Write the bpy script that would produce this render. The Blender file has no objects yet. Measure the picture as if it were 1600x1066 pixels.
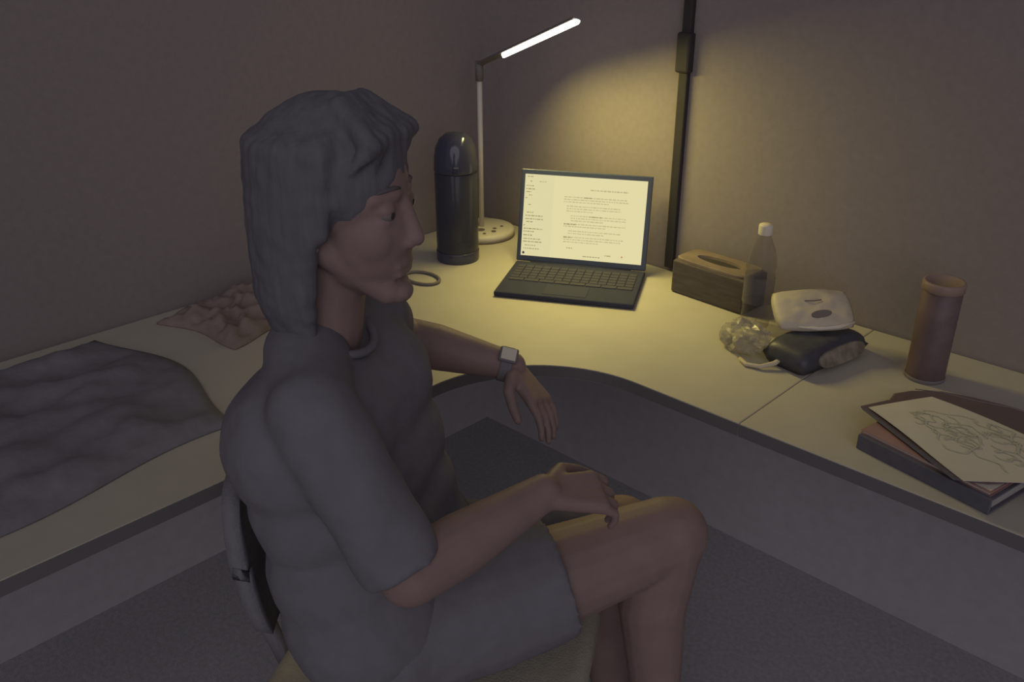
import bpy, bmesh, math, random
from mathutils import Vector, Matrix, noise
random.seed(7)
SC = bpy.context.scene
COL = SC.collection
V = Vector
PI = math.pi

# ------------------------------------------------------------------ camera
cam_d = bpy.data.cameras.new('camera'); cam = bpy.data.objects.new('camera', cam_d); COL.objects.link(cam)
CAM = V((1.981, -1.912, 1.59))
HEAD, PITCH = math.radians(133.75), math.radians(25)
fw = V((math.cos(HEAD)*math.cos(PITCH), math.sin(HEAD)*math.cos(PITCH), -math.sin(PITCH)))
cam.location = CAM
cam.rotation_euler = fw.to_track_quat('-Z', 'Y').to_euler()
cam_d.sensor_width = 36.0; cam_d.lens = 36.0*1400/1600; cam_d.clip_start = .02
SC.camera = cam

# ------------------------------------------------------------------ world, exposure
wd = bpy.data.worlds.new('night_room'); SC.world = wd; wd.use_nodes = True
bg = wd.node_tree.nodes['Background']
bg.inputs['Color'].default_value = (.94, .87, 1.0, 1); bg.inputs['Strength'].default_value = .15
SC.view_settings.view_transform = 'Standard'; SC.view_settings.look = 'None'
SC.view_settings.exposure = 0.0; SC.view_settings.gamma = 1.0
SC.view_settings.use_curve_mapping = False
LAMP_COL = (1.0, .83, .24); LAMP_WATTS = 3.3
# added soft fill sun from behind the camera, lifts the dark areas evenly
sl = bpy.data.lights.new('fill_sun', 'SUN'); so = bpy.data.objects.new('fill_sun', sl); COL.objects.link(so)
sl.energy = .50; sl.angle = math.radians(50); sl.color = (1.0, .93, 1.0)
so.rotation_euler = V((math.cos(HEAD)*math.cos(.36), math.sin(HEAD)*math.cos(.36), -math.sin(.36))).to_track_quat('-Z', 'Y').to_euler()
SCREEN = (.76, .69, .385)

# ------------------------------------------------------------------ materials
def mat(name, col, rough=.7, var=0.0, scale=20, bump=0.0, bscale=200, metallic=0.0, spec=.3, stretch=None, sheen=0.0):
    m = bpy.data.materials.new(name); m.use_nodes = True
    nt = m.node_tree; b = nt.nodes['Principled BSDF']
    b.inputs['Base Color'].default_value = (*col, 1); b.inputs['Roughness'].default_value = rough
    b.inputs['Metallic'].default_value = metallic; b.inputs['Specular IOR Level'].default_value = spec
    if sheen: b.inputs['Sheen Weight'].default_value = sheen
    tc = nt.nodes.new('ShaderNodeTexCoord'); src = tc.outputs['Object']
    if stretch:
        mp = nt.nodes.new('ShaderNodeMapping'); mp.inputs['Scale'].default_value = stretch
        nt.links.new(src, mp.inputs['Vector']); src = mp.outputs['Vector']
    if var:
        n = nt.nodes.new('ShaderNodeTexNoise'); n.inputs['Scale'].default_value = scale; n.inputs['Detail'].default_value = 5
        nt.links.new(src, n.inputs['Vector'])
        r = nt.nodes.new('ShaderNodeValToRGB')
        r.color_ramp.elements[0].position = .3; r.color_ramp.elements[1].position = .7
        r.color_ramp.elements[0].color = (*[c*(1-var) for c in col], 1)
        r.color_ramp.elements[1].color = (*[min(1, c*(1+var)) for c in col], 1)
        nt.links.new(n.outputs['Fac'], r.inputs['Fac']); nt.links.new(r.outputs['Color'], b.inputs['Base Color'])
    if bump:
        n = nt.nodes.new('ShaderNodeTexNoise'); n.inputs['Scale'].default_value = bscale; n.inputs['Detail'].default_value = 3
        nt.links.new(src, n.inputs['Vector'])
        bp = nt.nodes.new('ShaderNodeBump'); bp.inputs['Strength'].default_value = bump; bp.inputs['Distance'].default_value = .004
        nt.links.new(n.outputs['Fac'], bp.inputs['Height']); nt.links.new(bp.outputs['Normal'], b.inputs['Normal'])
    return m

def emit(name, col, s=1.0):
    m = bpy.data.materials.new(name); m.use_nodes = True; nt = m.node_tree; nt.nodes.clear()
    o = nt.nodes.new('ShaderNodeOutputMaterial'); e = nt.nodes.new('ShaderNodeEmission')
    e.inputs['Color'].default_value = (*col, 1); e.inputs['Strength'].default_value = s
    nt.links.new(e.outputs[0], o.inputs['Surface']); return m

def clear(name, tint=(1, 1, 1), opac=.12, body=(.5, .5, .5), rough=.08):
    """thin clear plastic or glass: see-through film with a surface sheen and a little body colour"""
    m = bpy.data.materials.new(name); m.use_nodes = True; nt = m.node_tree; nt.nodes.clear()
    o = nt.nodes.new('ShaderNodeOutputMaterial'); t = nt.nodes.new('ShaderNodeBsdfTransparent')
    t.inputs['Color'].default_value = (*tint, 1)
    p = nt.nodes.new('ShaderNodeBsdfPrincipled'); p.inputs['Base Color'].default_value = (*body, 1)
    p.inputs['Roughness'].default_value = rough; p.inputs['Specular IOR Level'].default_value = .6
    lw = nt.nodes.new('ShaderNodeLayerWeight'); lw.inputs['Blend'].default_value = .25
    mt = nt.nodes.new('ShaderNodeMath'); mt.operation = 'MULTIPLY_ADD'; mt.use_clamp = True
    mt.inputs[1].default_value = .45; mt.inputs[2].default_value = opac
    nt.links.new(lw.outputs['Facing'], mt.inputs[0])
    mx = nt.nodes.new('ShaderNodeMixShader'); nt.links.new(mt.outputs[0], mx.inputs[0])
    nt.links.new(t.outputs[0], mx.inputs[1]); nt.links.new(p.outputs[0], mx.inputs[2])
    nt.links.new(mx.outputs[0], o.inputs['Surface']); return m

M = dict(
    wall=mat('wall_panel_fabric', (0.262, 0.23, 0.228), .95, .04, 60, .12, 420, spec=.1),
    under=mat('wall_below_desk_lightened', (0.41, 0.395, 0.41), .9, .05, 30, .15, 300, spec=.1),  # lighter than the wall above, offsets the shade under the desk
    floor=mat('floor_carpet', (0.46, 0.45, 0.48), 1.0, .12, 90, .5, 500, spec=.05),
    rail=mat('dark_rail', (0.035, 0.032, 0.036), .6, .08, 40),
    desk=mat('desk_laminate', (0.475, 0.445, 0.37), .5, .03, 14, .04, 250, spec=.25),
    edge=mat('desk_edge_band', (0.15, 0.142, 0.145), .6),
    metal=mat('dark_metal', (0.22, 0.21, 0.23), .5, metallic=.3),
    lampw=mat('lamp_white_plastic', (.62, .58, .50), .45),
    lampd=mat('lamp_dark_plastic', (0.17, 0.155, 0.155), .6),
    symbol=mat('lamp_symbol', (.16, .13, .13), .6),
    led=emit('led_panel_glow', (1.0, .92, .74), 5.0),
    screen=emit('screen_page', SCREEN, 1.0), side=emit('screen_sidebar', (.73, .665, .372), 1.0),
    text=emit('screen_text', (.33, .28, .13), 1.0), textl=emit('screen_text_pale', (.52, .455, .235), 1.0),
    icon=emit('screen_icon', (.05, .04, .05), 1.0), iconr=emit('screen_icon_red', (.5, .2, .12), 1.0),
    lap=mat('laptop_charcoal', (0.042, 0.046, 0.078), .7, .06, 60, spec=.08), bezel=mat('laptop_bezel', (0.055, 0.068, 0.12), .35),
    key=mat('laptop_keys', (0.066, 0.066, 0.088), .7, spec=.08), pad=mat('laptop_touchpad', (0.045, 0.048, 0.08), .6, spec=.08),
    jug=clear('smoky_jug_plastic', (.55, .55, .55), .42, (.09, .092, .125), .2),
    jugcap=mat('jug_cap', (0.05, 0.052, 0.085), .14, spec=.5), jugwater=clear('jug_water', (.75, .76, .74), .08, (.4, .42, .38), .05),
    ring=mat('dark_elastic', (.17, .15, .15), .8),
    tbox=mat('tissue_box_brown', (0.085, 0.072, 0.072), .7, .2, 18, .1, 60, stretch=(1, 1, 6)),
    tboxt=mat('tissue_box_top', (0.2, 0.155, 0.13), .6, .15, 25), slot=mat('tissue_slot', (0.045, 0.04, 0.042), .8),
    pet=clear('clear_bottle_plastic', (.93, .92, .92), .10, (.22, .21, .22), .1), petw=mat('bottle_cap_white', (.66, .60, .50), .5),
    petl=clear('bottle_label', (.9, .9, .9), .25, (.24, .22, .23), .4),
    wipes=mat('wipes_pack_dark', (0.065, 0.065, 0.08), .4, .15, 40, .25, 35), wlabel=mat('wipes_label', (0.24, 0.21, 0.165), .5, .35, 45),
    wlid=mat('wipes_lid_white', (0.52, 0.46, 0.345), .5, .05, 30), wdark=mat('wipes_opening', (.15, .13, .14), .8),
    film=clear('crumpled_film', (.80, .80, .78), .34, (.50, .46, .38), .2),
    can=mat('tube_can_red', (0.15, 0.105, 0.108), .5, .15, 22), canlid=mat('tube_can_lid', (0.29, 0.21, 0.175), .5), canrim=mat('tube_can_rim', (.22, .19, .2), .5),
    book=mat('book_cover_dark', (0.12, 0.117, 0.14), .6, .08, 50), pages=mat('book_pages', (.36, .345, .33), .8, .2, 30, stretch=(1, 1, 60)),
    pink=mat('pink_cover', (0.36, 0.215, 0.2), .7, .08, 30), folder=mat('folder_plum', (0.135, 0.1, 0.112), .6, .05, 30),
    paper=mat('sheet_paper', (0.62, 0.58, 0.47), .8, .03, 20), ink=mat('green_ink', (0.5, 0.51, 0.4), .8), paper2=mat('page_paper', (0.58, 0.54, 0.44), .8),
    skin=mat('skin', (0.255, 0.178, 0.162), .55, .06, 25, .06, 300, spec=.25), hair=mat('hair_black', (0.142, 0.138, 0.155), .7, .10, 90, .3, 120, stretch=(1, 1, .15), spec=.1),
    shirt=mat('shirt_black', (0.18, 0.174, 0.195), .95, .05, 40, .3, 38, spec=.05), shorts=mat('shorts_black', (0.178, 0.172, 0.192), .95, .05, 40, .3, 38, spec=.05),
    eye=mat('eye_white', (0.19, 0.165, 0.16), .3), iris=mat('iris_dark', (.05, .04, .04), .2), brow=mat('brow_dark', (0.12, 0.105, 0.11), .9),
    strap=mat('watch_strap', (.18, .165, .18), .7), dial=mat('watch_face', (.66, .62, .50), .3),
    seat=mat('chair_seat_beige', (0.42, 0.39, 0.31), .9, .06, 60, .3, 300), cback=mat('chair_back_dark', (0.19, 0.185, 0.205), .9, .05, 60, .3, 200),
    drape=mat('dark_drape_cloth', (0.205, 0.198, 0.215), .95, .08, 30, .4, 45), cloth=mat('brown_cloth', (0.25, 0.2, 0.178), .95, .12, 25, .5, 50),
)

# ------------------------------------------------------------------ helpers
def tag(o, label, cat=None, group=None, kind=None):
    if label: o['label'] = label
    if cat: o['category'] = cat
    if group: o['group'] = group
    if kind: o['kind'] = kind
    return o
def mesh_obj(name, me, m, parent=None, smooth=False):
    o = bpy.data.objects.new(name, me); COL.objects.link(o)
    if m is not None: me.materials.append(m)
    if smooth:
        for p in me.polygons: p.use_smooth = True
    if parent is not None:
        o.parent = parent; o.matrix_parent_inverse = parent.matrix_world.inverted()
    return o
def obj(name, bm, m, parent=None, smooth=False):
    me = bpy.data.meshes.new(name)
    bmesh.ops.recalc_face_normals(bm, faces=bm.faces)
    bm.to_mesh(me); bm.free()
    return mesh_obj(name, me, m, parent, smooth)
def empty(name, loc, label, cat, group=None):
    o = bpy.data.objects.new(name, None); COL.objects.link(o); o.empty_display_size = .05
    o.matrix_world = Matrix.Translation(loc); o.location = loc
    bpy.context.view_layer.update()
    return tag(o, label, cat, group)
def frame(x, z=None):
    """orthonormal 3x3 (columns x,y,z) with the first axis along x and z near up"""
    x = V(x).normalized(); z = V(z or (0, 0, 1)); y = z.cross(x).normalized(); z = x.cross(y)
    return Matrix((x, y, z)).transposed()
def box(c, s, R=None, bev=0.0, seg=2, bm=None):
    b = bm or bmesh.new()
    t = bmesh.new(); bmesh.ops.create_cube(t, size=1)
    for v in t.verts: v.co = V((v.co.x*s[0], v.co.y*s[1], v.co.z*s[2]))
    if bev: bmesh.ops.bevel(t, geom=t.edges[:]+t.verts[:], offset=bev, segments=seg, profile=.5, affect='EDGES')
    for v in t.verts: v.co = (R @ v.co if R else v.co) + V(c)
    merge(b, t); return b
def merge(b, t):
    t.verts.index_update(); vs = [b.verts.new(v.co) for v in t.verts]
    for f in t.faces:
        try: b.faces.new([vs[v.index] for v in f.verts])
        except ValueError: pass
    t.free()
def prism(pts, z0, z1, bm=None, bev=0.0):
    b = bm or bmesh.new(); t = bmesh.new()
    lo = [t.verts.new((p[0], p[1], z0)) for p in pts]; hi = [t.verts.new((p[0], p[1], z1)) for p in pts]
    t.faces.new(lo[::-1]); t.faces.new(hi); n = len(pts)
    side = [t.faces.new((lo[i], lo[(i+1) % n], hi[(i+1) % n], hi[i])) for i in range(n)]
    if bev:
        bmesh.ops.bevel(t, geom=[e for e in t.edges if abs(e.verts[0].co.z-e.verts[1].co.z) < 1e-6], offset=bev, segments=2, profile=.5, affect='EDGES')
    merge(b, t); return b
def lathe(c, prof, seg=40, bm=None, R=None):
    b = bm or bmesh.new(); rings = []
    for r, z in prof:
        if r < 1e-6: rings.append([b.verts.new(V(c) + ((R @ V((0, 0, z))) if R else V((0, 0, z))))])
        else:
            ring = []
            for i in range(seg):
                p = V((r*math.cos(2*PI*i/seg), r*math.sin(2*PI*i/seg), z)); ring.append(b.verts.new(V(c) + (R @ p if R else p)))
            rings.append(ring)
    for a, d in zip(rings, rings[1:]):
        for i in range(seg):
            j = (i+1) % seg
            if len(a) == 1 and len(d) == 1: continue
            if len(a) == 1: b.faces.new((a[0], d[i], d[j]))
            elif len(d) == 1: b.faces.new((a[i], a[j], d[0]))
            else: b.faces.new((a[i], a[j], d[j], d[i]))
    return b
def tube(pts, rad, seg=12, bm=None, closed=False, caps=True):
    b = bm or bmesh.new(); pts = [V(p) for p in pts]; n = len(pts); rings = []
    prev = None
    for i, p in enumerate(pts):
        d = (pts[(i+1) % n]-pts[i-1]) if closed else (pts[min(i+1, n-1)]-pts[max(i-1, 0)])
        d.normalize()
        if prev is None: prev = d.orthogonal().normalized()
        u = (prev - d*prev.dot(d)).normalized(); prev = u; w = d.cross(u)
        r = rad[i] if isinstance(rad, (list, tuple)) else rad
        rings.append([b.verts.new(p + r*(math.cos(2*PI*k/seg)*u + math.sin(2*PI*k/seg)*w)) for k in range(seg)])
    pr = list(zip(rings, rings[1:])) + ([(rings[-1], rings[0])] if closed else [])
    for a, d in pr:
        for k in range(seg): b.faces.new((a[k], a[(k+1) % seg], d[(k+1) % seg], d[k]))
    if caps and not closed: b.faces.new(rings[0][::-1]); b.faces.new(rings[-1])
    return b
def rc(b, p0, p1, r0, r1, seg=18, flat0=False, flat1=False):
    """round cone between two points, closed; flat ends where asked"""
    p0, p1 = V(p0), V(p1); d = (p1-p0).normalized(); u = d.orthogonal().normalized(); w = d.cross(u)
    prof = []
    if flat0: prof += [(p0, 1e-4), (p0, r0)]
    else: prof += [(p0 - d*r0*math.cos(a), max(1e-4, r0*math.sin(a))) for a in [0, .35, .7, 1.05, 1.35]]
    for t in (0, .25, .5, .75, 1): prof.append((p0.lerp(p1, t), r0+(r1-r0)*t))
    if flat1: prof += [(p1, 1e-4)]
    else: prof += [(p1 + d*r1*math.sin(a), max(1e-4, r1*math.cos(a))) for a in [.25, .55, .9, 1.25, PI/2]]
    rings = [[b.verts.new(c + r*(math.cos(2*PI*k/seg)*u + math.sin(2*PI*k/seg)*w)) for k in range(seg)] for c, r in prof]
    for a, e in zip(rings, rings[1:]):
        for k in range(seg): b.faces.new((a[k], a[(k+1) % seg], e[(k+1) % seg], e[k]))
    b.faces.new(rings[0][::-1]); b.faces.new(rings[-1])
def chain(b, pts, rads):
    for i in range(len(pts)-1): rc(b, pts[i], pts[i+1], rads[i], rads[i+1])
def ell(b, c, r, R=None, sub=3):
    t = bmesh.new(); bmesh.ops.create_icosphere(t, subdivisions=sub, radius=1)
    for v in t.verts:
        p = V((v.co.x*r[0], v.co.y*r[1], v.co.z*r[2])); v.co = V(c) + (R @ p if R else p)
    merge(b, t)
def fuse(name, bm, voxel, m, parent, smooth_it=4, disp=None):
    """union of closed pieces into one continuous smooth surface"""
    me = bpy.data.meshes.new(name); bmesh.ops.recalc_face_normals(bm, faces=bm.faces); bm.to_mesh(me); bm.free()
    o = bpy.data.objects.new(name, me); COL.objects.link(o)
    r = o.modifiers.new('r', 'REMESH'); r.mode = 'VOXEL'; r.voxel_size = voxel
    s = o.modifiers.new('s', 'SMOOTH'); s.factor = .5; s.iterations = smooth_it
    dg = bpy.context.evaluated_depsgraph_get(); dg.update()
    new = bpy.data.meshes.new_from_object(o.evaluated_get(dg)); new.name = name
    bpy.data.objects.remove(o); bpy.data.meshes.remove(me)
    if disp:
        amp, sc = disp; nor = [v.normal.copy() for v in new.vertices]
        for v, n in zip(new.vertices, nor): v.co += n*amp*noise.noise(V(v.co)*sc)
    new.materials.clear()
    return mesh_obj(name, new, m, parent, True)

# ------------------------------------------------------------------ setting
DZ = .74                       # desk top height
YW = .03                       # right-hand wall plane (desk stands against it)
tag(obj('floor', box((1.8, -2.0, -.03), (4.6, 4.6, .06)), M['floor']), 'dark carpeted floor under the desk', kind='structure')
tag(obj('wall_right', box((1.9, YW+.03, 1.66), (4.0, .06, 1.90)), M['wall']), 'beige partition wall lit by the lamp behind the laptop', kind='structure')
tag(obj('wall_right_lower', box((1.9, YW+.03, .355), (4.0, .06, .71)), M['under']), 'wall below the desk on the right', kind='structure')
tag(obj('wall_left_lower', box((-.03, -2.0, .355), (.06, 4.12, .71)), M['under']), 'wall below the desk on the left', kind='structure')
tag(obj('wall_left', box((-.03, -2.0, 1.66), (.06, 4.12, 1.90)), M['wall']), 'dark partition wall on the left behind the person', kind='structure')
rl = box((.716, YW-.007, 1.68), (.026, .016, 1.86), bev=.003)
box((.716, YW-.012, 1.305), (.040, .026, .095), bev=.006, bm=rl)
tag(obj('trim_1', rl, M['rail']), 'dark vertical rail with a bracket on the right wall', kind='structure')

# ------------------------------------------------------------------ desks
XS = 1.281; XL = .752; YF = -.565; R = .29      # seam, left wing front, right wing front, inner fillet
cx, cy = XL+R, YF-R
arc = [(cx + R*math.cos(a), cy + R*math.sin(a)) for a in [PI/2 + PI/2*i/24 for i in range(25)]]
outline = [(.004, YW-.004), (.004, -2.5), (XL, -2.5)] + arc[::-1] + [(XS-.001, YF), (XS-.001, YW-.004)]
def desk_leg(x, y, p): obj('leg', box((x, y, .355), (.04, .04, .71), bev=.004), M['metal'], p)
d1 = empty('corner_desk', (.4, -.4, 0), 'pale corner desk with a curved inner edge carrying the open laptop', 'desk')
obj('worktop', prism(outline, DZ-.028, DZ, bev=.002), M['desk'], d1)
fe = [(XL, -2.5)] + arc[::-1] + [(XS-.001, YF)]
eb = bmesh.new()
for (a, b_) in zip(fe, fe[1:]):
    p, q = V((*a, 0)), V((*b_, 0)); t = (q-p).normalized(); nrm = V((t.y, -t.x, 0))*.0012
    q0 = [p, q, q+nrm, p+nrm]; vs = [[eb.verts.new((k.x, k.y, z)) for k in q0] for z in (DZ-.027, DZ-.002)]
    eb.faces.new(vs[0][::-1]); eb.faces.new(vs[1])
    for i in range(4): eb.faces.new((vs[0][i], vs[0][(i+1) % 4], vs[1][(i+1) % 4], vs[1][i]))
obj('edge_band', eb, M['edge'], d1)
for p in ((.06, -2.42), (.69, -2.42)): desk_leg(*p, d1)
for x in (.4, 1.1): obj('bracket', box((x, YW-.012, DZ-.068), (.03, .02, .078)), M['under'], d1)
d2 = empty('side_desk', (1.8, -.3, 0), 'pale straight desk joined at the seam, carrying the books and papers', 'desk')
obj('worktop', prism([(XS+.001, YW-.004), (XS+.001, YF), (2.7, YF), (2.7, YW-.004)], DZ-.028, DZ, bev=.002), M['desk'], d2)
obj('edge_band', box(((XS+2.7)/2, YF-.0007, DZ-.0145), (2.7-XS-.004, .0012, .025)), M['edge'], d2)
for p in ((2.62, -.04), (2.62, -.5)): desk_leg(*p, d2)
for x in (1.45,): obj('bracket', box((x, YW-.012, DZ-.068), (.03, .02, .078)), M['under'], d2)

# ------------------------------------------------------------------ desk lamp
LB = V((.128, -.108, DZ))
lamp = empty('desk_lamp', LB, 'slim desk lamp with round white base and glowing bar head', 'lamp')
obj('base', lathe(LB, [(0, .004), (.094, .004), (.098, .006), (.099, .016), (.096, .022), (.088, .0245), (.03, .0255), (0, .0255)], 56), M['lampw'], lamp, True)
obj('base_rim', lathe(LB, [(.0, .0), (.097, .0), (.0995, .002), (.0995, .006), (.0, .006)], 56), M['symbol'], lamp, True)
toc = V((.70, -.70, 0))
for a, dist, r in ((-.62, .036, .013), (.08, .062, .0075), (-.42, .072, .005), (.5, .045, .006), (1.0, .06, .005)):
    dr = V((math.cos(-.25+a), math.sin(-.25+a), 0))
    obj('button', lathe(LB + dr*dist + V((0, 0, .0243)), [(0, 0), (r, 0), (r, .0022), (r*.8, .003), (0, .003)], 20), M['symbol'], lamp, True)
P0 = V((.128, -.108, 1.235)); P1 = V((.617, -.27, 1.398))
obj('pole', tube([LB + V((0, 0, .02)), P0 - V((0, 0, .03))], .0075, 16), M['lampw'], lamp, True)
obj('hinge', tube([P0 + V((0, 0, -.045)), P0 + V((0, 0, .008))], [.011, .011], 18), M['lampd'], lamp, True)
ax = (P1-P0).normalized()
TILT = math.radians(20)                       # panel leans out into the room
hz = V((0, 0, 1)) - ax*ax.z; hz.normalize(); sd = ax.cross(hz)      # sd: towards the wall or room
if sd.y > 0: sd = -sd
nrm = (-hz*math.cos(TILT) + sd*math.sin(TILT)).normalized(); wdt = nrm.cross(ax).normalized()
RB = Matrix((ax, wdt, -nrm)).transposed()
mid = P0.lerp(P1, .5) - ax*.006; Lb = (P1-P0).length
obj('arm_housing', box(mid, (Lb-.012, .020, .007), RB, .003, 3), M['lampd'], lamp)
s0, s1 = .285, 1.0
pc = P0.lerp(P1, (s0+s1)/2) + nrm*.0062
lp = bmesh.new(); NP = 12; hl_ = Lb*(s1-s0)/2
rim_ = [(hl_-.009+.009*math.cos(t), .008*math.sin(t)) for t in [-PI/2+PI*i/NP for i in range(NP+1)]] + [(-hl_+.009+.009*math.cos(t), .008*math.sin(t)) for t in [PI/2+PI*i/NP for i in range(NP+1)]]
rows_ = [[lp.verts.new(pc + ax*x*k + wdt*y*k2 + nrm*z) for x, y in rim_] for k, k2, z in ((1, 1, -.002), (1, .96, .002), (.995, .7, .0055), (.99, .35, .0075))]
for a, d in zip(rows_, rows_[1:]):
    for i in range(len(a)): lp.faces.new((a[i], a[(i+1) % len(a)], d[(i+1) % len(a)], d[i]))
lp.faces.new(rows_[0][::-1]); lp.faces.new(rows_[-1])
obj('light_panel', lp, M['led'], lamp, True)
# five lensed LED modules along the bar, angled down the desk
NM = 5; ml = Lb*(s1-s0)/NM
ld = V((.52, .03, -.85)).normalized(); lx = (ax - ld*ax.dot(ld)).normalized()
for k in range(NM):
    al = bpy.data.lights.new('lamp_light', 'AREA'); ao = bpy.data.objects.new('lamp_light', al); COL.objects.link(ao)
    al.shape = 'RECTANGLE'; al.size = ml*.8; al.size_y = .008; al.energy = LAMP_WATTS/NM; al.color = LAMP_COL; al.spread = math.radians(140)
    ao.matrix_world = Matrix.Translation(P0.lerp(P1, s0) + ax*ml*(k+.5) + nrm*.0190) @ Matrix((lx, (-ld).cross(lx), -ld)).transposed().to_4x4()
    ao.parent = lamp; ao.matrix_parent_inverse = lamp.matrix_world.inverted()

# ------------------------------------------------------------------ laptop
lL, lR = V((.505, -.438, DZ)), V((.812, -.266, DZ))
u = (lR-lL).normalized(); bk = V((-u.y, u.x, 0)); LW = (lR-lL).length
RL = Matrix((u, bk, V((0, 0, 1)))).transposed()
def LP(a, d, z): return lL + u*a + bk*d + V((0, 0, z))
lap = empty('laptop', LP(LW/2, .12, 0), 'open charcoal laptop showing a page of text on its bright screen', 'laptop')
obj('deck', box(LP(LW/2, .118, .0085), (LW, .236, .013), RL, .004, 3), M['lap'], lap)
kb = bmesh.new(); rows = 6
for r_ in range(rows):
    n = 14 if r_ else 8
    for c in range(n):
        w = (LW-.03)/n
        if r_ == 0 and c == 3: pass
        box(LP(.015 + w*(c+.5), .098 + r_*.0195, .0158), (w-.003, .0165, .0022), RL, bm=kb)
tag(obj('keys', kb, M['key'], lap), None, kind='stuff')
obj('touchpad', box(LP(LW*.5, .048, .0152), (.11, .068, .0012), RL, .0004, 1), M['pad'], lap)
fb = bmesh.new()
for a in (.03, LW-.03):
    for d in (.02, .21): lathe(LP(a, d, 0), [(0, 0), (.006, 0), (.006, .003), (0, .003)], 12, fb)
tag(obj('rubber_feet', fb, M['bezel'], lap), None, kind='stuff')
ANG = math.radians(104); LH = .246
lu = (-bk*math.cos(ANG) + V((0, 0, math.sin(ANG)))).normalized()
ln = u.cross(lu); ln = -ln if ln.dot(bk) > 0 else ln           # faces the sitter
hg = LP(0, .236, .016)
RS = Matrix((u, lu, u.cross(lu))).transposed()
lid = obj('lid', box(hg + u*LW/2 + lu*LH/2, (LW, LH, .0065), RS, .003, 3), M['bezel'], lap)
obj('hinge', tube([LP(.04, .237, .0125), LP(LW-.04, .237, .0125)], .0065, 14), M['lap'], lap, True)
SX0, SX1, SY0, SY1 = .0115, LW-.0130, .0150, LH-.0130
def S(u_, v_, off=0): return hg + u*(SX0 + (SX1-SX0)*u_) + lu*(SY1 - (SY1-SY0)*v_) + ln*(.0034+off)
def quads(name, rects, m, off):
    b = bmesh.new()
    for (a, c, v, h) in rects:
        b.faces.new([b.verts.new(S(x, y, off)) for x, y in ((a, v-h/2), (c, v-h/2), (c, v+h/2), (a, v+h/2))])
    o = obj(name, b, m, lap)
    if len(rects) > 1: o['kind'] = 'stuff'
    return o
quads('screen', [(0, 1, .5, 1)], M['screen'], 0)
quads('sidebar', [(0, .245, .5, .998)], M['side'], .00025)
def words(a, c, v, h=.0125, bold=()):
    out = []; x = a
    while x < c-.004:
        w = random.uniform(.008, .035); out.append((x, min(x+w, c), v, h*random.uniform(.75, 1.0))); x += w+.006
    return out
side = []
for a, c, v in ((.02, .07, .03), (.045, .06, .085), (.015, .075, .14), (.015, .09, .18), (.015, .06, .215), (.04, .065, .255), (.012, .025, .29), (.04, .06, .37),
                (.03, .085, .465), (.02, .165, .505), (.02, .17, .545), (.03, .085, .58), (.01, .02, .625), (.012, .17, .665), (.012, .10, .70), (.012, .095, .745),
                (.015, .165, .79), (.012, .17, .825), (.03, .12, .87), (.02, .15, .91)):
    side += words(a, c, v)
quads('sidebar_text', side, M['text'], .0004)
main = words(.12, .19, .085, .014) + words(.545, .85, .15, .018)
for vs, a, c in (((.245, .275, .305), .335, .87), ((.355, .385, .415), .36, .82), ((.47, .50, .53), .40, .87), ((.57, .60), .345, .87), ((.655, .685), .385, .83), ((.73, .76, .79), .35, .84)):
    for k, v in enumerate(vs):
        end = c - (random.uniform(.08, .25) if k == len(vs)-1 else random.uniform(0, .03))
        main += words(a, end, v + .0, .0125)
quads('document_text', main, M['textl'], .0004)
quads('document_emphasis', words(.50, .56, .245, .013) + words(.55, .66, .47, .013) + words(.345, .45, .575, .013) + words(.35, .42, .735, .013) + words(.52, .66, .955, .012) + words(.38, .435, .865, .011) + words(.70, .75, .925, .011), M['text'], .0005)
def disc(name, uu, vv, r, m):
    b = bmesh.new(); vs = [b.verts.new(S(uu, vv, .0005) + (u*math.cos(t)+lu*math.sin(t))*r) for t in [2*PI*i/20 for i in range(20)]]
    b.faces.new(vs); obj(name, b, m, lap)
disc('profile_icon', .022, .965, .0034, M['icon']); disc('status_icon', .84, .925, .0022, M['iconr'])

# ------------------------------------------------------------------ smoky water jug
JB = V((.232, -.303, DZ))
jug = empty('water_jug', JB, 'tall smoky water jug with domed dark cap beside the lamp', 'jug')
obj('vessel', lathe(JB, [(0, 0), (.048, 0), (.055, .006), (.0575, .018), (.058, .05), (.058, .245), (.055, .252), (.053, .252), (.053, .246), (.0545, .24), (.0545, .022), (.05, .012), (0, .012)], 48), M['jug'], jug, True)
obj('water', lathe(JB, [(0, .0125), (.049, .0125), (.0538, .024), (.0538, .085), (0, .085)], 48), M['jugwater'], jug, True)
obj('base_pad', lathe(JB, [(0, .0005), (.0585, .0005), (.0595, .005), (.0595, .026), (.0583, .03), (.0583, .0285), (0, .0285)], 48), M['jugcap'], jug, True)
obj('cap', lathe(JB, [(0, .250), (.059, .250), (.060, .254), (.059, .268), (.0575, .29), (.053, .314), (.043, .335), (.026, .348), (0, .352)], 48), M['jugcap'], jug, True)
obj('cap_latch', box(JB + V((.045, -.041, .262)), (.014, .016, .022), Matrix.Rotation(math.radians(-42), 3, 'Z'), .003), M['jugcap'], jug)

# dark elastic loop lying on the desk
RC = V((.285, -.482, DZ+.0045))
loop = tube([RC + V((.055*math.cos(t), .036*math.sin(t), 0)) for t in [2*PI*i/40 for i in range(40)]], .0042, 10, closed=True)
tag(obj('elastic_loop', loop, M['ring'], None, True), 'dark thin elastic loop lying flat on the desk by the face', 'band')

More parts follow.
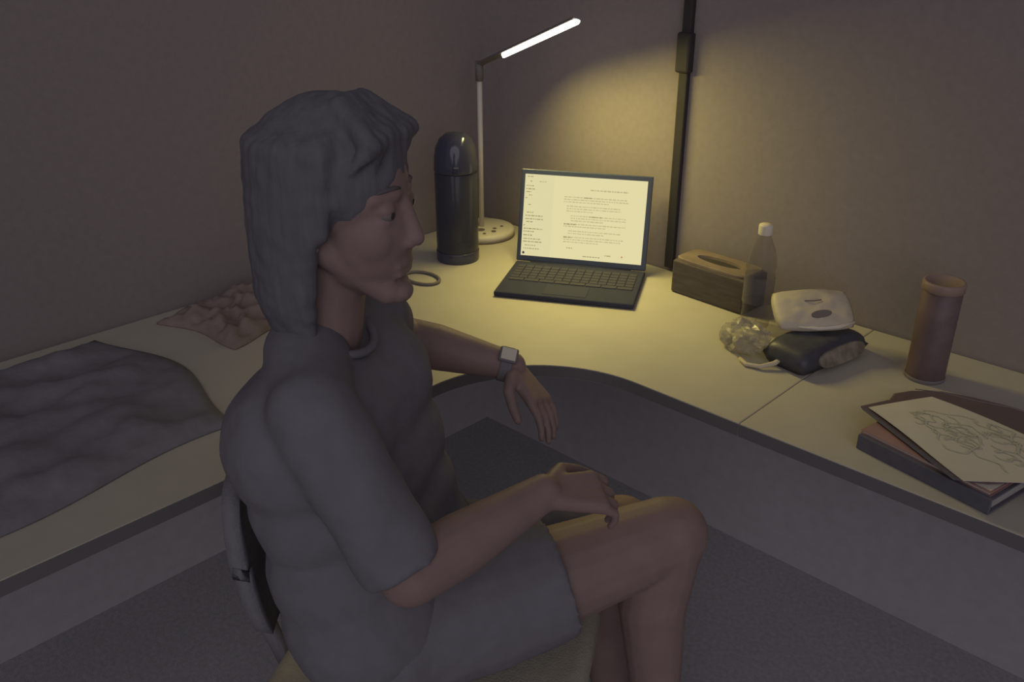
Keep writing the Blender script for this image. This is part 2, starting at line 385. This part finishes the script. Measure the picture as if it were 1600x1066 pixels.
# ------------------------------------------------------------------ tissue box
tb = empty('tissue_box', (.915, -.06, DZ), 'brown tissue box with dark oval slot against the wall', 'tissue box')
RT = Matrix.Rotation(math.radians(-3.6), 3, 'Z')
TC = V((.914, -.058, DZ))
obj('body', box(TC + V((0, 0, .0435)), (.214, .098, .087), RT, .006, 3), M['tbox'], tb)
lidb = bmesh.new(); n = 40
outer = [(math.copysign(abs(math.cos(t))**.35, math.cos(t))*.105, math.copysign(abs(math.sin(t))**.35, math.sin(t))*.047) for t in [2*PI*i/n for i in range(n)]]
inner = [(math.cos(t)*.062, math.sin(t)*.020) for t in [2*PI*i/n for i in range(n)]]
for z0, z1 in ((.0865, .0955),):
    ro = [[lidb.verts.new(TC + RT @ V((x*k, y*k, z))) for x, y in outer] for z, k in ((z0, 1), (z1-.003, 1), (z1, .96))]
    ri = [[lidb.verts.new(TC + RT @ V((x*k, y*k, z))) for x, y in inner] for z, k in ((z1, 1.06), (z0, 1))]
    seq = ro + ri
    for a, d in zip(seq, seq[1:]):
        for i in range(n): lidb.faces.new((a[i], a[(i+1) % n], d[(i+1) % n], d[i]))
obj('top_panel', lidb, M['tboxt'], tb)
obj('slot_lining', lathe(TC + V((0, 0, .0872)), [(0, 0), (.02, 0), (.02, .0022), (0, .0022)], 32, None, RT @ Matrix.Diagonal((3.05, .98, 1))), M['slot'], tb)

# ------------------------------------------------------------------ clear plastic bottle
BB = V((1.070, -.146, DZ))
pb = empty('plastic_bottle', BB, 'clear plastic drink bottle with a pale cap beside the tissue box', 'bottle')
obj('vessel', lathe(BB, [(0, .006), (.012, .003), (.027, .0), (.032, .006), (.0335, .02), (.032, .05), (.0335, .06), (.0335, .13), (.032, .14), (.0335, .15), (.032, .168), (.026, .192), (.017, .212), (.0135, .22), (.0135, .232)], 40), M['pet'], pb, True)
obj('label', lathe(BB, [(.0345, .064), (.0345, .128)], 40), M['petl'], pb, True)
obj('cap', lathe(BB, [(.0155, .224), (.0158, .226), (.0158, .243), (.0148, .246), (0, .246)], 28), M['petw'], pb, True)

# ------------------------------------------------------------------ wet wipes pack
wa = V((.19, .98, 0)).normalized(); wb = V((-wa.y, wa.x, 0))          # long axis, short axis (away from the lens)
W0 = V((1.283, -.322, DZ)); WLn, WWd, WH = .225, .115, .056
RW = Matrix((wa, wb, V((0, 0, 1)))).transposed(); WC = W0 + wa*WLn/2 + wb*WWd/2
wp = empty('wet_wipes_pack', WC, 'dark wet wipes pack with an oval label under the white tissue pack', 'wipes pack')
pk = bmesh.new(); nx, ny = 20, 12; top = {}; bot = {}
for i in range(nx+1):
    for j in range(ny+1):
        x, y = i/nx*2-1, j/ny*2-1
        h = (max(0, 1-abs(x)**5)**.6) * (max(0, 1-abs(y)**6)**.5)
        sx = 1 - .05*abs(y)**3; sy = 1 - .10*max(0, abs(x)-.7)
        base = WC + wa*x*WLn/2*sx + wb*y*WWd/2*sy
        wob = .003*noise.noise(base*40)
        edge = i in (0, nx) or j in (0, ny)
        zt = .024 + (WH-.024)*h + wob*h
        zb = .024*(1-min(1, h*1.8))
        top[i, j] = pk.verts.new(base + V((0, 0, zt)))
        bot[i, j] = top[i, j] if edge else pk.verts.new(base + V((0, 0, max(.0006, zb))))
for i in range(nx):
    for j in range(ny):
        pk.faces.new((top[i, j], top[i+1, j], top[i+1, j+1], top[i, j+1]))
        q = (bot[i, j+1], bot[i+1, j+1], bot[i+1, j], bot[i, j])
        if len(set(q)) == 4 and q != (top[i, j+1], top[i+1, j+1], top[i+1, j], top[i, j]): pk.faces.new(q)
obj('pouch', pk, M['wipes'], wp, True)
# printed oval on the long side facing the room
lb = bmesh.new(); n = 26; ring = []
ctr = W0 + wa*(WLn*.55) - wb*.0022 + V((0, 0, .026)); upv = (V((0, 0, 1)) + wb*.33).normalized()
for k in range(n):
    t = 2*PI*k/n; ring.append(ctr + wa*.075*math.copysign(abs(math.cos(t))**.7, math.cos(t)) + upv*.0185*math.copysign(abs(math.sin(t))**.8, math.sin(t)))
fr = [lb.verts.new(p - wb*.001) for p in ring]; bkv = [lb.verts.new(p + wb*.009) for p in ring]
lb.faces.new(fr); lb.faces.new(bkv[::-1])
for k in range(n): lb.faces.new((fr[k], bkv[k], bkv[(k+1) % n], fr[(k+1) % n]))
obj('printed_label', lb, M['wlabel'], wp)
# ------------------------------------------------------------------ white tissue pack lying across the wipes
tx = V((.722, .692, .03)).normalized(); tyv = V((-.60, .63, .50)); tyv = (tyv - tx*tyv.dot(tx)).normalized(); tn = tx.cross(tyv)
TPC = V((1.214, -.168, DZ+.089))
tp = empty('tissue_pack', TPC, 'white soft tissue pack with a torn slit lying across the wipes pack', 'tissue pack')
def pillow(c, ex, ey, en, hx, hy, hz_, seed, nx=26, ny=18):
    b = bmesh.new(); T = {}; B = {}
    for i in range(nx+1):
        for j in range(ny+1):
            x, y = i/nx*2-1, j/ny*2-1
            h = (max(0, 1-abs(x)**4)**.6)*(max(0, 1-abs(y)**4)**.6)
            w = noise.noise(V((x*2.5+seed, y*2.5, seed)))*.30 + noise.noise(V((x*6+seed, y*6, seed)))*.16
            base = c + ex*x*hx*(1-.10*abs(y)**3) + ey*y*hy*(1-.14*abs(x)**3)
            T[i, j] = b.verts.new(base + en*hz_*h*(1+w))
            B[i, j] = T[i, j] if (i in (0, nx) or j in (0, ny)) else b.verts.new(base - en*hz_*h*(.75-w*.6))
    for i in range(nx):
        for j in range(ny):
            b.faces.new((T[i, j], T[i+1, j], T[i+1, j+1], T[i, j+1]))
            q = (B[i, j+1], B[i+1, j+1], B[i+1, j], B[i, j])
            try: b.faces.new(q)
            except ValueError: pass
    return b
obj('wrapper', pillow(TPC, tx, tyv, tn, .086, .056, .017, 3.0), M['wlid'], tp, True)
def on_pack(s_, t_, off): return TPC + tx*s_*.086 + tyv*t_*.056 + tn*(.0185+off)
sl_ = bmesh.new(); n = 24
outl = [(.12+.26*math.cos(t), -.42+.17*math.sin(t)+.05*math.cos(t)) for t in [2*PI*k/n for k in range(n)]]
f1 = [sl_.verts.new(on_pack(x, y, .0005)) for x, y in outl]; f2 = [sl_.verts.new(on_pack(x, y, -.009)) for x, y in outl]
sl_.faces.new(f1); sl_.faces.new(f2[::-1])
for k in range(n): sl_.faces.new((f1[k], f2[k], f2[(k+1) % n], f1[(k+1) % n]))
obj('slit', sl_, M['wdark'], tp)
obj('fold_line', tube([on_pack(-.22, .22, .0004), on_pack(0, .20, .0006), on_pack(.2, .24, .0002)], .0014, 6), M['wdark'], tp, True)
tb2 = tube([on_pack(-.5, -.86, -.012), on_pack(0, -.97, -.012), on_pack(.5, -.93, -.011), on_pack(.92, -.72, -.012)], [.003, .0045, .0045, .003], 8)
obj('seal_rim', tb2, M['petw'], tp, True)

# ------------------------------------------------------------------ crumpled clear wrapper
cw = bmesh.new(); bmesh.ops.create_icosphere(cw, subdivisions=4, radius=1)
cc = V((1.116, -.266, DZ+.026))
for v in cw.verts:
    p = v.co.copy(); k = 1 + .32*noise.noise(p*2.1) + .20*noise.noise(p*4.7+V((3, 1, 2))) + .09*abs(noise.noise(p*10))
    q = V((p.x*.062, p.y*.046, p.z*.036))*k
    q = Matrix.Rotation(math.radians(-35), 3, 'Z') @ q
    q.z = max(q.z, -.0255)
    v.co = cc + q
tag(obj('plastic_wrapper', cw, M['film']), 'crumpled clear plastic wrapper beside the dark wipes pack', 'wrapper')
st = tube([(1.142, -.330, DZ+.006), (1.165, -.345, DZ+.005), (1.195, -.338, DZ+.008), (1.215, -.315, DZ+.016), (1.222, -.285, DZ+.028)], [.005, .006, .006, .006, .004], 8)
for v in st.verts: v.co.z = DZ+.0008 + (v.co.z-DZ)*.8
tag(obj('wrapper_strip', st, M['wlid'], None, True), 'pale twisted strip of packaging beside the crumpled wrapper', 'strip')

# ------------------------------------------------------------------ tall tube can
CB = V((1.457, -.132, DZ))
cn = empty('tube_can', CB, 'tall reddish tube can with an orange lid by the wall', 'can')
obj('body', lathe(CB, [(0, .001), (.037, .001), (.038, .004), (.038, .199), (.037, .2), (0, .2)], 44), M['can'], cn, True)
obj('rim', lathe(CB, [(.0385, 0), (.0395, .001), (.0395, .007), (.0385, .008)], 44), M['canrim'], cn, True)
obj('lid', lathe(CB, [(.0385, .193), (.0402, .194), (.0402, .209), (.0385, .2125), (.034, .2125), (.033, .210), (0, .210)], 44), M['canlid'], cn, True)

# ------------------------------------------------------------------ books and papers on the right
B1 = V((1.715, -.545, DZ)); be = V((-.979, .202, 0)).normalized(); bd = V((.202, .979, 0)).normalized()
RBK = Matrix((be, bd, be.cross(bd))).transposed()
def BP(a, d, z): return B1 + be*a + bd*d + V((0, 0, z))
bk_ = empty('hardback_book', BP(.12, .1, 0), 'thick dark hardback book at the bottom of the pile', 'book', )
obj('page_block', box(BP(.120, .094, .015), (.232, .180, .022), RBK), M['pages'], bk_)
obj('cover', box(BP(.120, .095, .0275), (.245, .190, .003), RBK, .001, 1), M['book'], bk_)
obj('cover', box(BP(.120, .095, .0020), (.245, .190, .0035), RBK, .001, 1), M['book'], bk_)
obj('spine', box(BP(.120, .0, .0147), (.245, .004, .0285), RBK, .0015, 2), M['book'], bk_)
nb_ = empty('pink_notebook', BP(.12, .1, .029), 'thin pink covered notebook lying on the dark hardback', 'notebook')
obj('page_block', box(BP(.124, .098, .0320), (.232, .178, .0045), RBK), M['paper2'], nb_)
obj('cover', box(BP(.124, .098, .0351), (.240, .184, .0014), RBK, .0004, 1), M['pink'], nb_)
obj('cover', box(BP(.124, .098, .0296), (.240, .184, .0008), RBK), M['pink'], nb_)
z_ = .0370
tag(obj('loose_page', prism([tuple(BP(*q, 0))[:2] for q in ((.008, .010), (.125, .012), (.14, .17), (.006, .182))], DZ+.0360, DZ+.0366), M['paper2']), 'small loose white page at the near corner of the book pile', 'paper')
csh_bm = bmesh.new(); pl_ = [(1.455, -.315), (1.450, -.275), (1.470, -.240), (1.515, -.200), (1.575, -.192), (1.635, -.172), (1.72, -.170), (1.80, -.195), (1.845, -.26), (1.83, -.325), (1.765, -.338), (1.63, -.315), (1.515, -.292)]
prism(pl_, DZ+.0005, DZ+.016, csh_bm, .005)  # can's shadow on the desk, modelled as a dark plum slab
csh = empty('can_shadow_slab', (1.64, -.25, DZ), 'flat plum slab drawn in as the can shadow behind the book pile', 'pouch')
obj('shadow_slab', csh_bm, M['folder'], csh)
obj('zip', tube([(1.475, -.232, DZ+.0162), (1.518, -.210, DZ+.0165), (1.576, -.202, DZ+.0165), (1.636, -.182, DZ+.0165), (1.72, -.180, DZ+.0165), (1.79, -.20, DZ+.0162)], .0012, 6), M['canrim'], csh, True)  # made-up trim line along the shadow slab
# plum folder and the drawing on top
RF = math.radians(-30.5)
def FP(a, b_, z): return V((1.455 + a*math.cos(RF) - b_*math.sin(RF), -.420 + a*math.sin(RF) + b_*math.cos(RF), DZ+z))
fol = empty('plum_folder', FP(.14, .1, z_), 'thin plum folder directly under the white drawing sheet', 'folder')
obj('cover', prism([tuple(FP(*q, 0))[:2] for q in ((-.012, -.003), (.236, -.005), (.262, .04), (.288, .20), (.235, .232), (.12, .225), (.03, .175), (-.018, .06))], DZ+z_, DZ+z_+.0035, bev=.0008), M['folder'], fol)
obj('closure_strip', box(FP(.12, -.006, z_+.0046), (.24, .008, .0018), Matrix.Rotation(RF, 3, 'Z'), .0005, 1), M['book'], fol)
sh = bmesh.new(); NX, NY = 24, 18; g = {}
def SH(s, t):
    top_ = .085 + .135*math.sin(min(1, .25+.9*s)*PI*.5)
    a = .003 + .245*s + .080*t*s; b_ = .002 + top_*t
    z = z_ + .0058 + .004*math.sin(PI*t)*math.sin(PI*s) + .002*math.sin(5*s+2*t) + .002
    return FP(a, b_, z)
g2 = {}
for i in range(NX+1):
    for j in range(NY+1):
        p = SH(i/NX, j/NY); g[i, j] = sh.verts.new(p); g2[i, j] = sh.verts.new(p - V((0, 0, .0010)))
for i in range(NX):
    for j in range(NY):
        sh.faces.new((g[i, j], g[i+1, j], g[i+1, j+1], g[i, j+1])); sh.faces.new((g2[i, j+1], g2[i+1, j+1], g2[i+1, j], g2[i, j]))
rk = [(i, 0) for i in range(NX+1)] + [(NX, j) for j in range(1, NY+1)] + [(i, NY) for i in range(NX-1, -1, -1)] + [(0, j) for j in range(NY-1, 0, -1)]
for k in range(len(rk)):
    a, c = rk[k], rk[(k+1) % len(rk)]; sh.faces.new((g[a], g2[a], g2[c], g[c]))
ds = empty('drawing_sheet', SH(.5, .5), 'white paper sheet with a faint green drawing on top of the pile', 'paper')
obj('sheet', sh, M['paper'], ds)
def stroke(pts, w=.0011):
    b = bmesh.new(); n = len(pts); L = []
    for i in range(n):
        p, q = pts[max(i-1, 0)], pts[min(i+1, n-1)]
        dx, dy = q[0]-p[0], q[1]-p[1]; m_ = math.hypot(dx, dy) or 1
        nx_, ny_ = -dy/m_*w/.245, dx/m_*w/.2
        L.append((b.verts.new(SH(pts[i][0]+nx_, pts[i][1]+ny_) + V((0, 0, .0011))), b.verts.new(SH(pts[i][0]-nx_, pts[i][1]-ny_) + V((0, 0, .0011)))))
    for a, c in zip(L, L[1:]): b.faces.new((a[0], a[1], c[1], c[0]))
    obj('ink_stroke', b, M['ink'], ds)
for k in range(16):
    c0 = (random.uniform(.2, .8), random.uniform(.25, .85)); r0 = random.uniform(.03, .12); ph = random.uniform(0, 6); w_ = random.choice((2, 3))
    stroke([(c0[0]+r0*math.cos(t+ph)*(1+.3*math.sin(w_*t)), c0[1]+r0*1.2*math.sin(t+ph)*(1+.25*math.cos(3*t+ph))) for t in [i/20*random.choice((4.2, 5.0, 6.2)) for i in range(21)]])
for (a, b_) in (((.22, .35), (.52, .22)), ((.25, .62), (.6, .5)), ((.55, .75), (.92, .55)), ((.6, .3), (.9, .4)), ((.15, .5), (.3, .85))):
    stroke([(a[0]+(b_[0]-a[0])*i/14, a[1]+(b_[1]-a[1])*i/14+.025*math.sin(i*.8)) for i in range(15)])

# ------------------------------------------------------------------ things on the left wing of the desk
def heap(name, c, size, rz, m, label, cat, seed, h=.05):
    b = bmesh.new(); N = 34; g = {}; lo = {}
    Rz = Matrix.Rotation(math.radians(rz), 3, 'Z')
    for i in range(N+1):
        for j in range(N+1):
            x, y = i/N*2-1, j/N*2-1
            e = max(0, 1-abs(x)**4)**.5*max(0, 1-abs(y)**4)**.5
            q = V((x*3+seed, y*3, seed)); fold = .5+.5*noise.noise(q) + .35*noise.noise(q*2.3) 
            p = Rz @ V((x*size[0]*(1-.06*math.sin(4*y+seed)), y*size[1]*(1-.08*math.sin(3*x+seed)), 0))
            g[i, j] = b.verts.new(V(c) + p + V((0, 0, .004 + h*e*max(.15, fold))))
            lo[i, j] = g[i, j] if (i in (0, N) or j in (0, N)) else None
    for i in range(N):
        for j in range(N): b.faces.new((g[i, j], g[i+1, j], g[i+1, j+1], g[i, j+1]))
    rim = [g[i, 0] for i in range(N+1)] + [g[N, j] for j in range(1, N+1)] + [g[i, N] for i in range(N-1, -1, -1)] + [g[0, j] for j in range(N-1, 0, -1)]
    dn = [b.verts.new((v.co.x, v.co.y, c[2]+.0006)) for v in rim]
    for k in range(len(rim)): b.faces.new((rim[k], dn[k], dn[(k+1) % len(rim)], rim[(k+1) % len(rim)]))
    b.faces.new(dn[::-1])
    return tag(obj(name, b, m, None, True), label, cat)
heap('folded_jumper', (.155, -.93, DZ), (.125, .14, 0), 12, M['cloth'], 'brown folded garment on the desk against the left wall', 'garment', 2.0, .05)
heap('darkening_drape', (.345, -1.60, DZ), (.285, .40, 0), 3, M['drape'], 'dark limp cloth bag added to darken the left wing of the desk', 'drape', 5.0, .05)  # dark cloth added to keep the left desk wing from showing bright

# ------------------------------------------------------------------ chair
hd = math.radians(30); F = V((math.cos(hd), math.sin(hd), 0)); Lf = V((-F.y, F.x, 0)); UP = V((0, 0, 1))
CC = V((1.05, -1.25, 0)); RCh = Matrix((F, Lf, UP)).transposed()
ch = empty('office_chair', CC, 'office chair with pale seat and dark back under the person', 'chair')
def CP(a, b_, z): return CC + F*a + Lf*b_ + UP*z
obj('seat', box(CP(.085, 0, .462), (.50, .46, .07), RCh, .025, 4), M['seat'], ch, True)
bk2 = bmesh.new(); N1, N2 = 12, 14; g = {}
for side_ in (0, 1):
    for i in range(N1+1):
        for j in range(N2+1):
            s, t = i/N1*2-1, j/N2
            wv = .135*(1-.12*abs(2*t-1)**3)
            a = -.150 - .025*t + .03*s*s + (-.028 if side_ else 0)
            g[side_, i, j] = bk2.verts.new(CP(a, s*wv, .60 + .26*t - .02*s**4*(1 if t > .5 else -1)))
for side_ in (0, 1):
    for i in range(N1):
        for j in range(N2): bk2.faces.new((g[side_, i, j], g[side_, i+1, j], g[side_, i+1, j+1], g[side_, i, j+1]))
rimk = [(i, 0) for i in range(N1+1)] + [(N1, j) for j in range(1, N2+1)] + [(i, N2) for i in range(N1-1, -1, -1)] + [(0, j) for j in range(N2-1, 0, -1)]
for k in range(len(rimk)):
    a, b_ = rimk[k], rimk[(k+1) % len(rimk)]
    bk2.faces.new((g[(0,)+a], g[(0,)+b_], g[(1,)+b_], g[(1,)+a]))
obj('backrest', bk2, M['cback'], ch, True)
obj('back_bracket', tube([CP(-.12, 0, .455), CP(-.18, 0, .45), CP(-.205, 0, .52), CP(-.205, 0, .70)], .016, 12), M['metal'], ch, True)
obj('gas_post', lathe(CC + F*.06, [(0, .09), (.03, .09), (.03, .26), (.018, .265), (.018, .452), (0, .452)], 20), M['metal'], ch, True)
for k in range(5):
    a = hd + PI/5 + 2*PI*k/5; dr = V((math.cos(a), math.sin(a), 0)); c0 = CC + F*.06
    obj('base_arm', tube([c0 + UP*.105, c0 + dr*.27 + UP*.085], [.024, .014], 10), M['metal'], ch, True)
    obj('castor', lathe(c0 + dr*.275 + UP*.029, [(0, -.02), (.026, -.02), (.029, -.012), (.029, .012), (.026, .02), (0, .02)], 18, None, frame(dr.cross(UP), dr) @ Matrix.Rotation(PI/2, 3, 'Y')), M['metal'], ch, True)

# ------------------------------------------------------------------ person
Hc = V((1.051, -1.253, 1.268)); HY = math.radians(27)
hF = V((math.cos(HY), math.sin(HY), 0)); hL = V((-hF.y, hF.x, 0)); RH = Matrix((hF, hL, UP)).transposed()
def HP(a, b_, c): return Hc + hF*a + hL*b_ + UP*c
per = empty('person', (1.07, -1.24, .52), 'person in a black t-shirt and shorts sitting sideways, looking toward the laptop', 'person')
nbp = V((1.007, -1.279, 1.073))
def TP(a, b_, z): return V((nbp.x, nbp.y, 0)) + F*a + Lf*b_ + UP*z
Rs, Ls = TP(.055, -.150, 1.035), TP(.0, .165, 1.040)
Re, Rw = V((1.253, -1.342, .831)), V((1.291, -1.128, .870))
Le, Lw = V((.800, -.985, .905)), V((.961, -.847, .852))
pel = V((1.085, -1.225, .615))
Rh, Lh = pel - Lf*.085, pel + Lf*.085
Rk, Lk = V((1.347, -.893, .697)), V((1.185, -.80, .575))
Ra, La = V((1.375, -.905, .275)), V((1.195, -.80, .15))
b = bmesh.new()
# head
ell(b, HP(-.008, 0, .026), (.096, .076, .092), RH)
ell(b, HP(.028, 0, -.034), (.064, .060, .092), RH)
for s in (-1, 1):
    rc(b, HP(-.012, s*.048, -.050), HP(.060, s*.016, -.113), .022, .018)
    ell(b, HP(.042, s*.030, -.036), (.040, .030, .040), RH, 3)
    ell(b, HP(.0705, s*.031, .0015), (.0142, .0150, .0105), RH, 3); ell(b, HP(.0690, s*.031, -.0130), (.0130, .0150, .0065), RH, 3)
    rc(b, HP(.078, s*.018, .020), HP(.062, s*.044, .017), .011, .010)
    ell(b, HP(.092, s*.011, -.046), (.010, .008, .008), RH, 2)
    ell(b, HP(-.014, s*.077, -.012), (.018, .008, .031), RH, 2)
    er = [HP(-.016+.019*math.cos(t), s*(.083+.004*math.cos(t)), -.008+.032*math.sin(t)) for t in [-.9+i*.36 for i in range(14)]]
    for p, q in zip(er, er[1:]): rc(b, p, q, .0045, .0045, 8)
    ell(b, HP(-.004, s*.080, -.040), (.008, .006, .009), RH, 2)
rc(b, HP(.083, 0, .008), HP(.099, 0, -.041), .0085, .0110)
rc(b, HP(.078, -.019, -.076), HP(.078, .019, -.076), .0075, .0075); rc(b, HP(.0835, -.008, -.074), HP(.0835, .008, -.074), .0058, .0058)
rc(b, HP(.0775, -.015, -.087), HP(.0775, .015, -.087), .0072, .0072)
ell(b, HP(.070, 0, -.117), (.019, .024, .016), RH)
ell(b, HP(.018, 0, -.072), (.058, .055, .046), RH)
# neck and trunk
rc(b, HP(-.022, 0, -.045), nbp - UP*.01, .052, .056)
rc(b, TP(0, -.03, 1.055), Rs, .05, .045); rc(b, TP(0, .03, 1.055), TP(0, .15, 1.035), .05, .045)
rc(b, TP(.012, -.085, .945), TP(.012, .085, .945), .100, .100)
rc(b, TP(.035, -.07, .80), TP(.035, .07, .80), .095, .095)
rc(b, TP(.065, -.075, .67), TP(.065, .075, .67), .10, .10)
rc(b, Rh, Lh, .105, .105)
# arms
def arm(sh, el, wr): chain(b, [sh, sh.lerp(el, .5), el, el.lerp(wr, .35), wr], [.050, .047, .041, .043, .0265])
arm(Rs, Re, Rw); arm(Ls, Le, Lw)
# legs
def leg(h, k, a, toe):
    chain(b, [h, h.lerp(k, .5), k, k.lerp(a, .30) - toe*.02, a], [.092, .082, .063, .057, .034])
    ell(b, k + toe*.012, (.058, .058, .062))
    chain(b, [a, a + toe*.10 - UP*.055, a + toe*.18 - UP*.075], [.036, .034, .026])
leg(Rh, Rk, Ra, V((.45, .89, 0)).normalized()); leg(Lh, Lk, La, V((.35, .94, 0)).normalized())
# hands: palm, four unequal bent fingers, thumb from the side of the palm
def hand(w, d, nn, side, curl, spread=.0, sc=1.0):
    """w wrist, d pointing direction, nn back-of-hand normal, side towards the thumb"""
    d = V(d).normalized(); nn = V(nn); nn = (nn - d*nn.dot(d)).normalized(); sv = d.cross(nn).normalized()
    if sv.dot(V(side)) < 0: sv = -sv
    palm = w + d*.055*sc
    for t in (-.024, -.008, .008, .024): rc(b, w + d*.012 + sv*t*.6*sc, w + d*.086*sc + sv*t*sc*1.1, .0145*sc, .0118*sc, 12)
    tips = []
    for t, ln_, r in ((.029, .070, .0088), (.010, .078, .0090), (-.0095, .073, .0086), (-.028, .057, .0078)):
        p = w + d*.086*sc + sv*t*sc*1.1; dirn = d.copy(); a = 0
        for seg_, fr_ in enumerate((.45, .31, .24)):
            a += curl[seg_]
            dd = (d*math.cos(a) - nn*math.sin(a) + sv*spread*t*8).normalized(); q = p + dd*ln_*fr_*sc
            rc(b, p, q, r*(1-.10*seg_)*sc, r*(1-.10*(seg_+1))*sc, 12); p = q
        tips.append(p)
    p = w + d*.022*sc + sv*.022*sc; q = p + (d*.62 + sv*.72 - nn*.25).normalized()*.042*sc; r_ = q + (d*.92 + sv*.22 - nn*.30).normalized()*.032*sc; s_ = r_ + (d*.96 - nn*.3).normalized()*.024*sc
    rc(b, p, q, .0145*sc, .0112*sc, 12); rc(b, q, r_, .0108*sc, .0095*sc, 12); rc(b, r_, s_, .0095*sc, .008*sc, 12)
hand(Lw, (.134, -.004, -.088), (.42, .35, .80), (.2, -.9, 0), (.18, .30, .25), sc=.98)
hand(Rw, (.085, .165, -.040), (.30, -.10, .95), (-.7, .4, .3), (.45, .75, .55), sc=.98)
body = fuse('body', b, .0037, M['skin'], per, 4)
# eyes and brows
for s in (-1, 1):
    e = bmesh.new(); ell(e, HP(.0715, s*.031, -.004), (.0125, .0125, .0105), RH, 3); eo = obj('eye', e, M['eye'], per, True)
    e = bmesh.new(); ell(e, HP(.0815, s*.032, -.004), (.0030, .0058, .0058), RH, 2); obj('iris', e, M['iris'], eo, True)
    obj('eyebrow', tube([HP(.0855, s*.015, .026), HP(.083, s*.026, .029), HP(.0735, s*.040, .027), HP(.064, s*.049, .023)], [.0022, .0030, .0028, .0015], 8), M['brow'], per, True)
# hair: cap, nape and separate locks swept back behind the ear
h = bmesh.new()
ell(h, HP(-.018, 0, .042), (.104, .090, .094), RH)
ell(h, HP(-.062, 0, -.030), (.046, .076, .105), RH)
for k in range(26):
    ang = -2.35 + 4.7*k/25                       # around the back of the head
    a, bb = -math.cos(ang), math.sin(ang)
    if a > .45: continue
    c0 = HP(.0, 0, .128); c1 = HP(-.02+.088*a, .084*bb, .075); c2 = HP(-.030+.084*a, .087*bb, -.02)
    fall = -.150 - .02*max(0, -a) ; c3 = HP(-.040+.076*a, .082*bb, -.02+fall*.62); c4 = HP(-.036+.064*a, .076*bb, -.02+fall)
    pts = [c0, c1, c2] + ([c3, c4] if a < .28 else [])
    rad = [.012, .017, .016, .015, .006][:len(pts)]
    for i in range(len(pts)-1): rc(h, pts[i], pts[i+1], rad[i], rad[i+1], 10)
for k in range(7):                                # fringe swept to the side
    t = -1+2*k/6
    rc(h, HP(.02, t*.03, .124), HP(.072, t*.058, .086), .014, .013, 10); rc(h, HP(.072, t*.058, .086), HP(.080-.03*t*t, t*.070, .056), .013, .005, 10)
fuse('hair', h, .0045, M['hair'], per, 3, (.0022, 55))
# t-shirt
t = bmesh.new()
rc(t, TP(-.005, -.035, 1.062), Rs, .058, .056); rc(t, TP(-.005, .035, 1.062), TP(0, .155, 1.038), .058, .056)
rc(t, TP(.010, -.090, .955), TP(.010, .090, .955), .114, .114)
rc(t, TP(.030, -.082, .86), TP(.030, .082, .86), .112, .112)
rc(t, TP(.048, -.082, .76), TP(.048, .082, .76), .116, .116)
rc(t, TP(.070, -.086, .67), TP(.070, .086, .67), .122, .122)
for sh_, el_, k_ in ((Rs, Re, .95), (Ls, Le, .55)): rc(t, sh_, sh_.lerp(el_, k_), .060, .056, 20, False, True)
fuse('tshirt', t, .0065, M['shirt'], per, 12, (.0050, 16))
obj('neckline', tube([nbp + UP*(.018-.03*math.cos(a)) + F*(.012+.062*math.cos(a)) + Lf*.066*math.sin(a) for a in [2*PI*i/28 for i in range(28)]], .0065, 8, closed=True), M['shirt'], per, True)
# shorts
t = bmesh.new()
rc(t, Rh, Lh, .118, .118)
rc(t, Rh, Rh.lerp(Rk, .60), .106, .100, 20, False, True)
rc(t, Lh, Lh.lerp(Lk, .93), .104, .080, 20, False, True)
fuse('shorts', t, .0065, M['shorts'], per, 4, (.004, 18))
# wristwatch on the far wrist
wx = (Lw-Le).normalized(); wpos = Lw - wx*.012
uu = V((.55, -.25, .80)); uu = (uu - wx*uu.dot(wx)).normalized(); vv = wx.cross(uu)
ws = bmesh.new(); NN = 30; rg = []
for dx, rr in ((-.010, .0300), (-.010, .0325), (.010, .0325), (.010, .0300)):
    rg.append([ws.verts.new(wpos + wx*dx + (uu*math.cos(2*PI*i/NN)+vv*math.sin(2*PI*i/NN))*rr) for i in range(NN)])
for a, d in zip(rg, rg[1:]+rg[:1]):
    for i in range(NN): ws.faces.new((a[i], a[(i+1) % NN], d[(i+1) % NN], d[i]))
wt = obj('wristwatch', ws, M['strap'], per); 
Rw_ = Matrix((wx, vv, uu)).transposed()
obj('watch_case', box(wpos + uu*.0345, (.034, .030, .008), Rw_, .003, 2), M['strap'], wt)
obj('watch_face', box(wpos + uu*.0388, (.027, .024, .0016), Rw_, .0006, 1), M['dial'], wt)
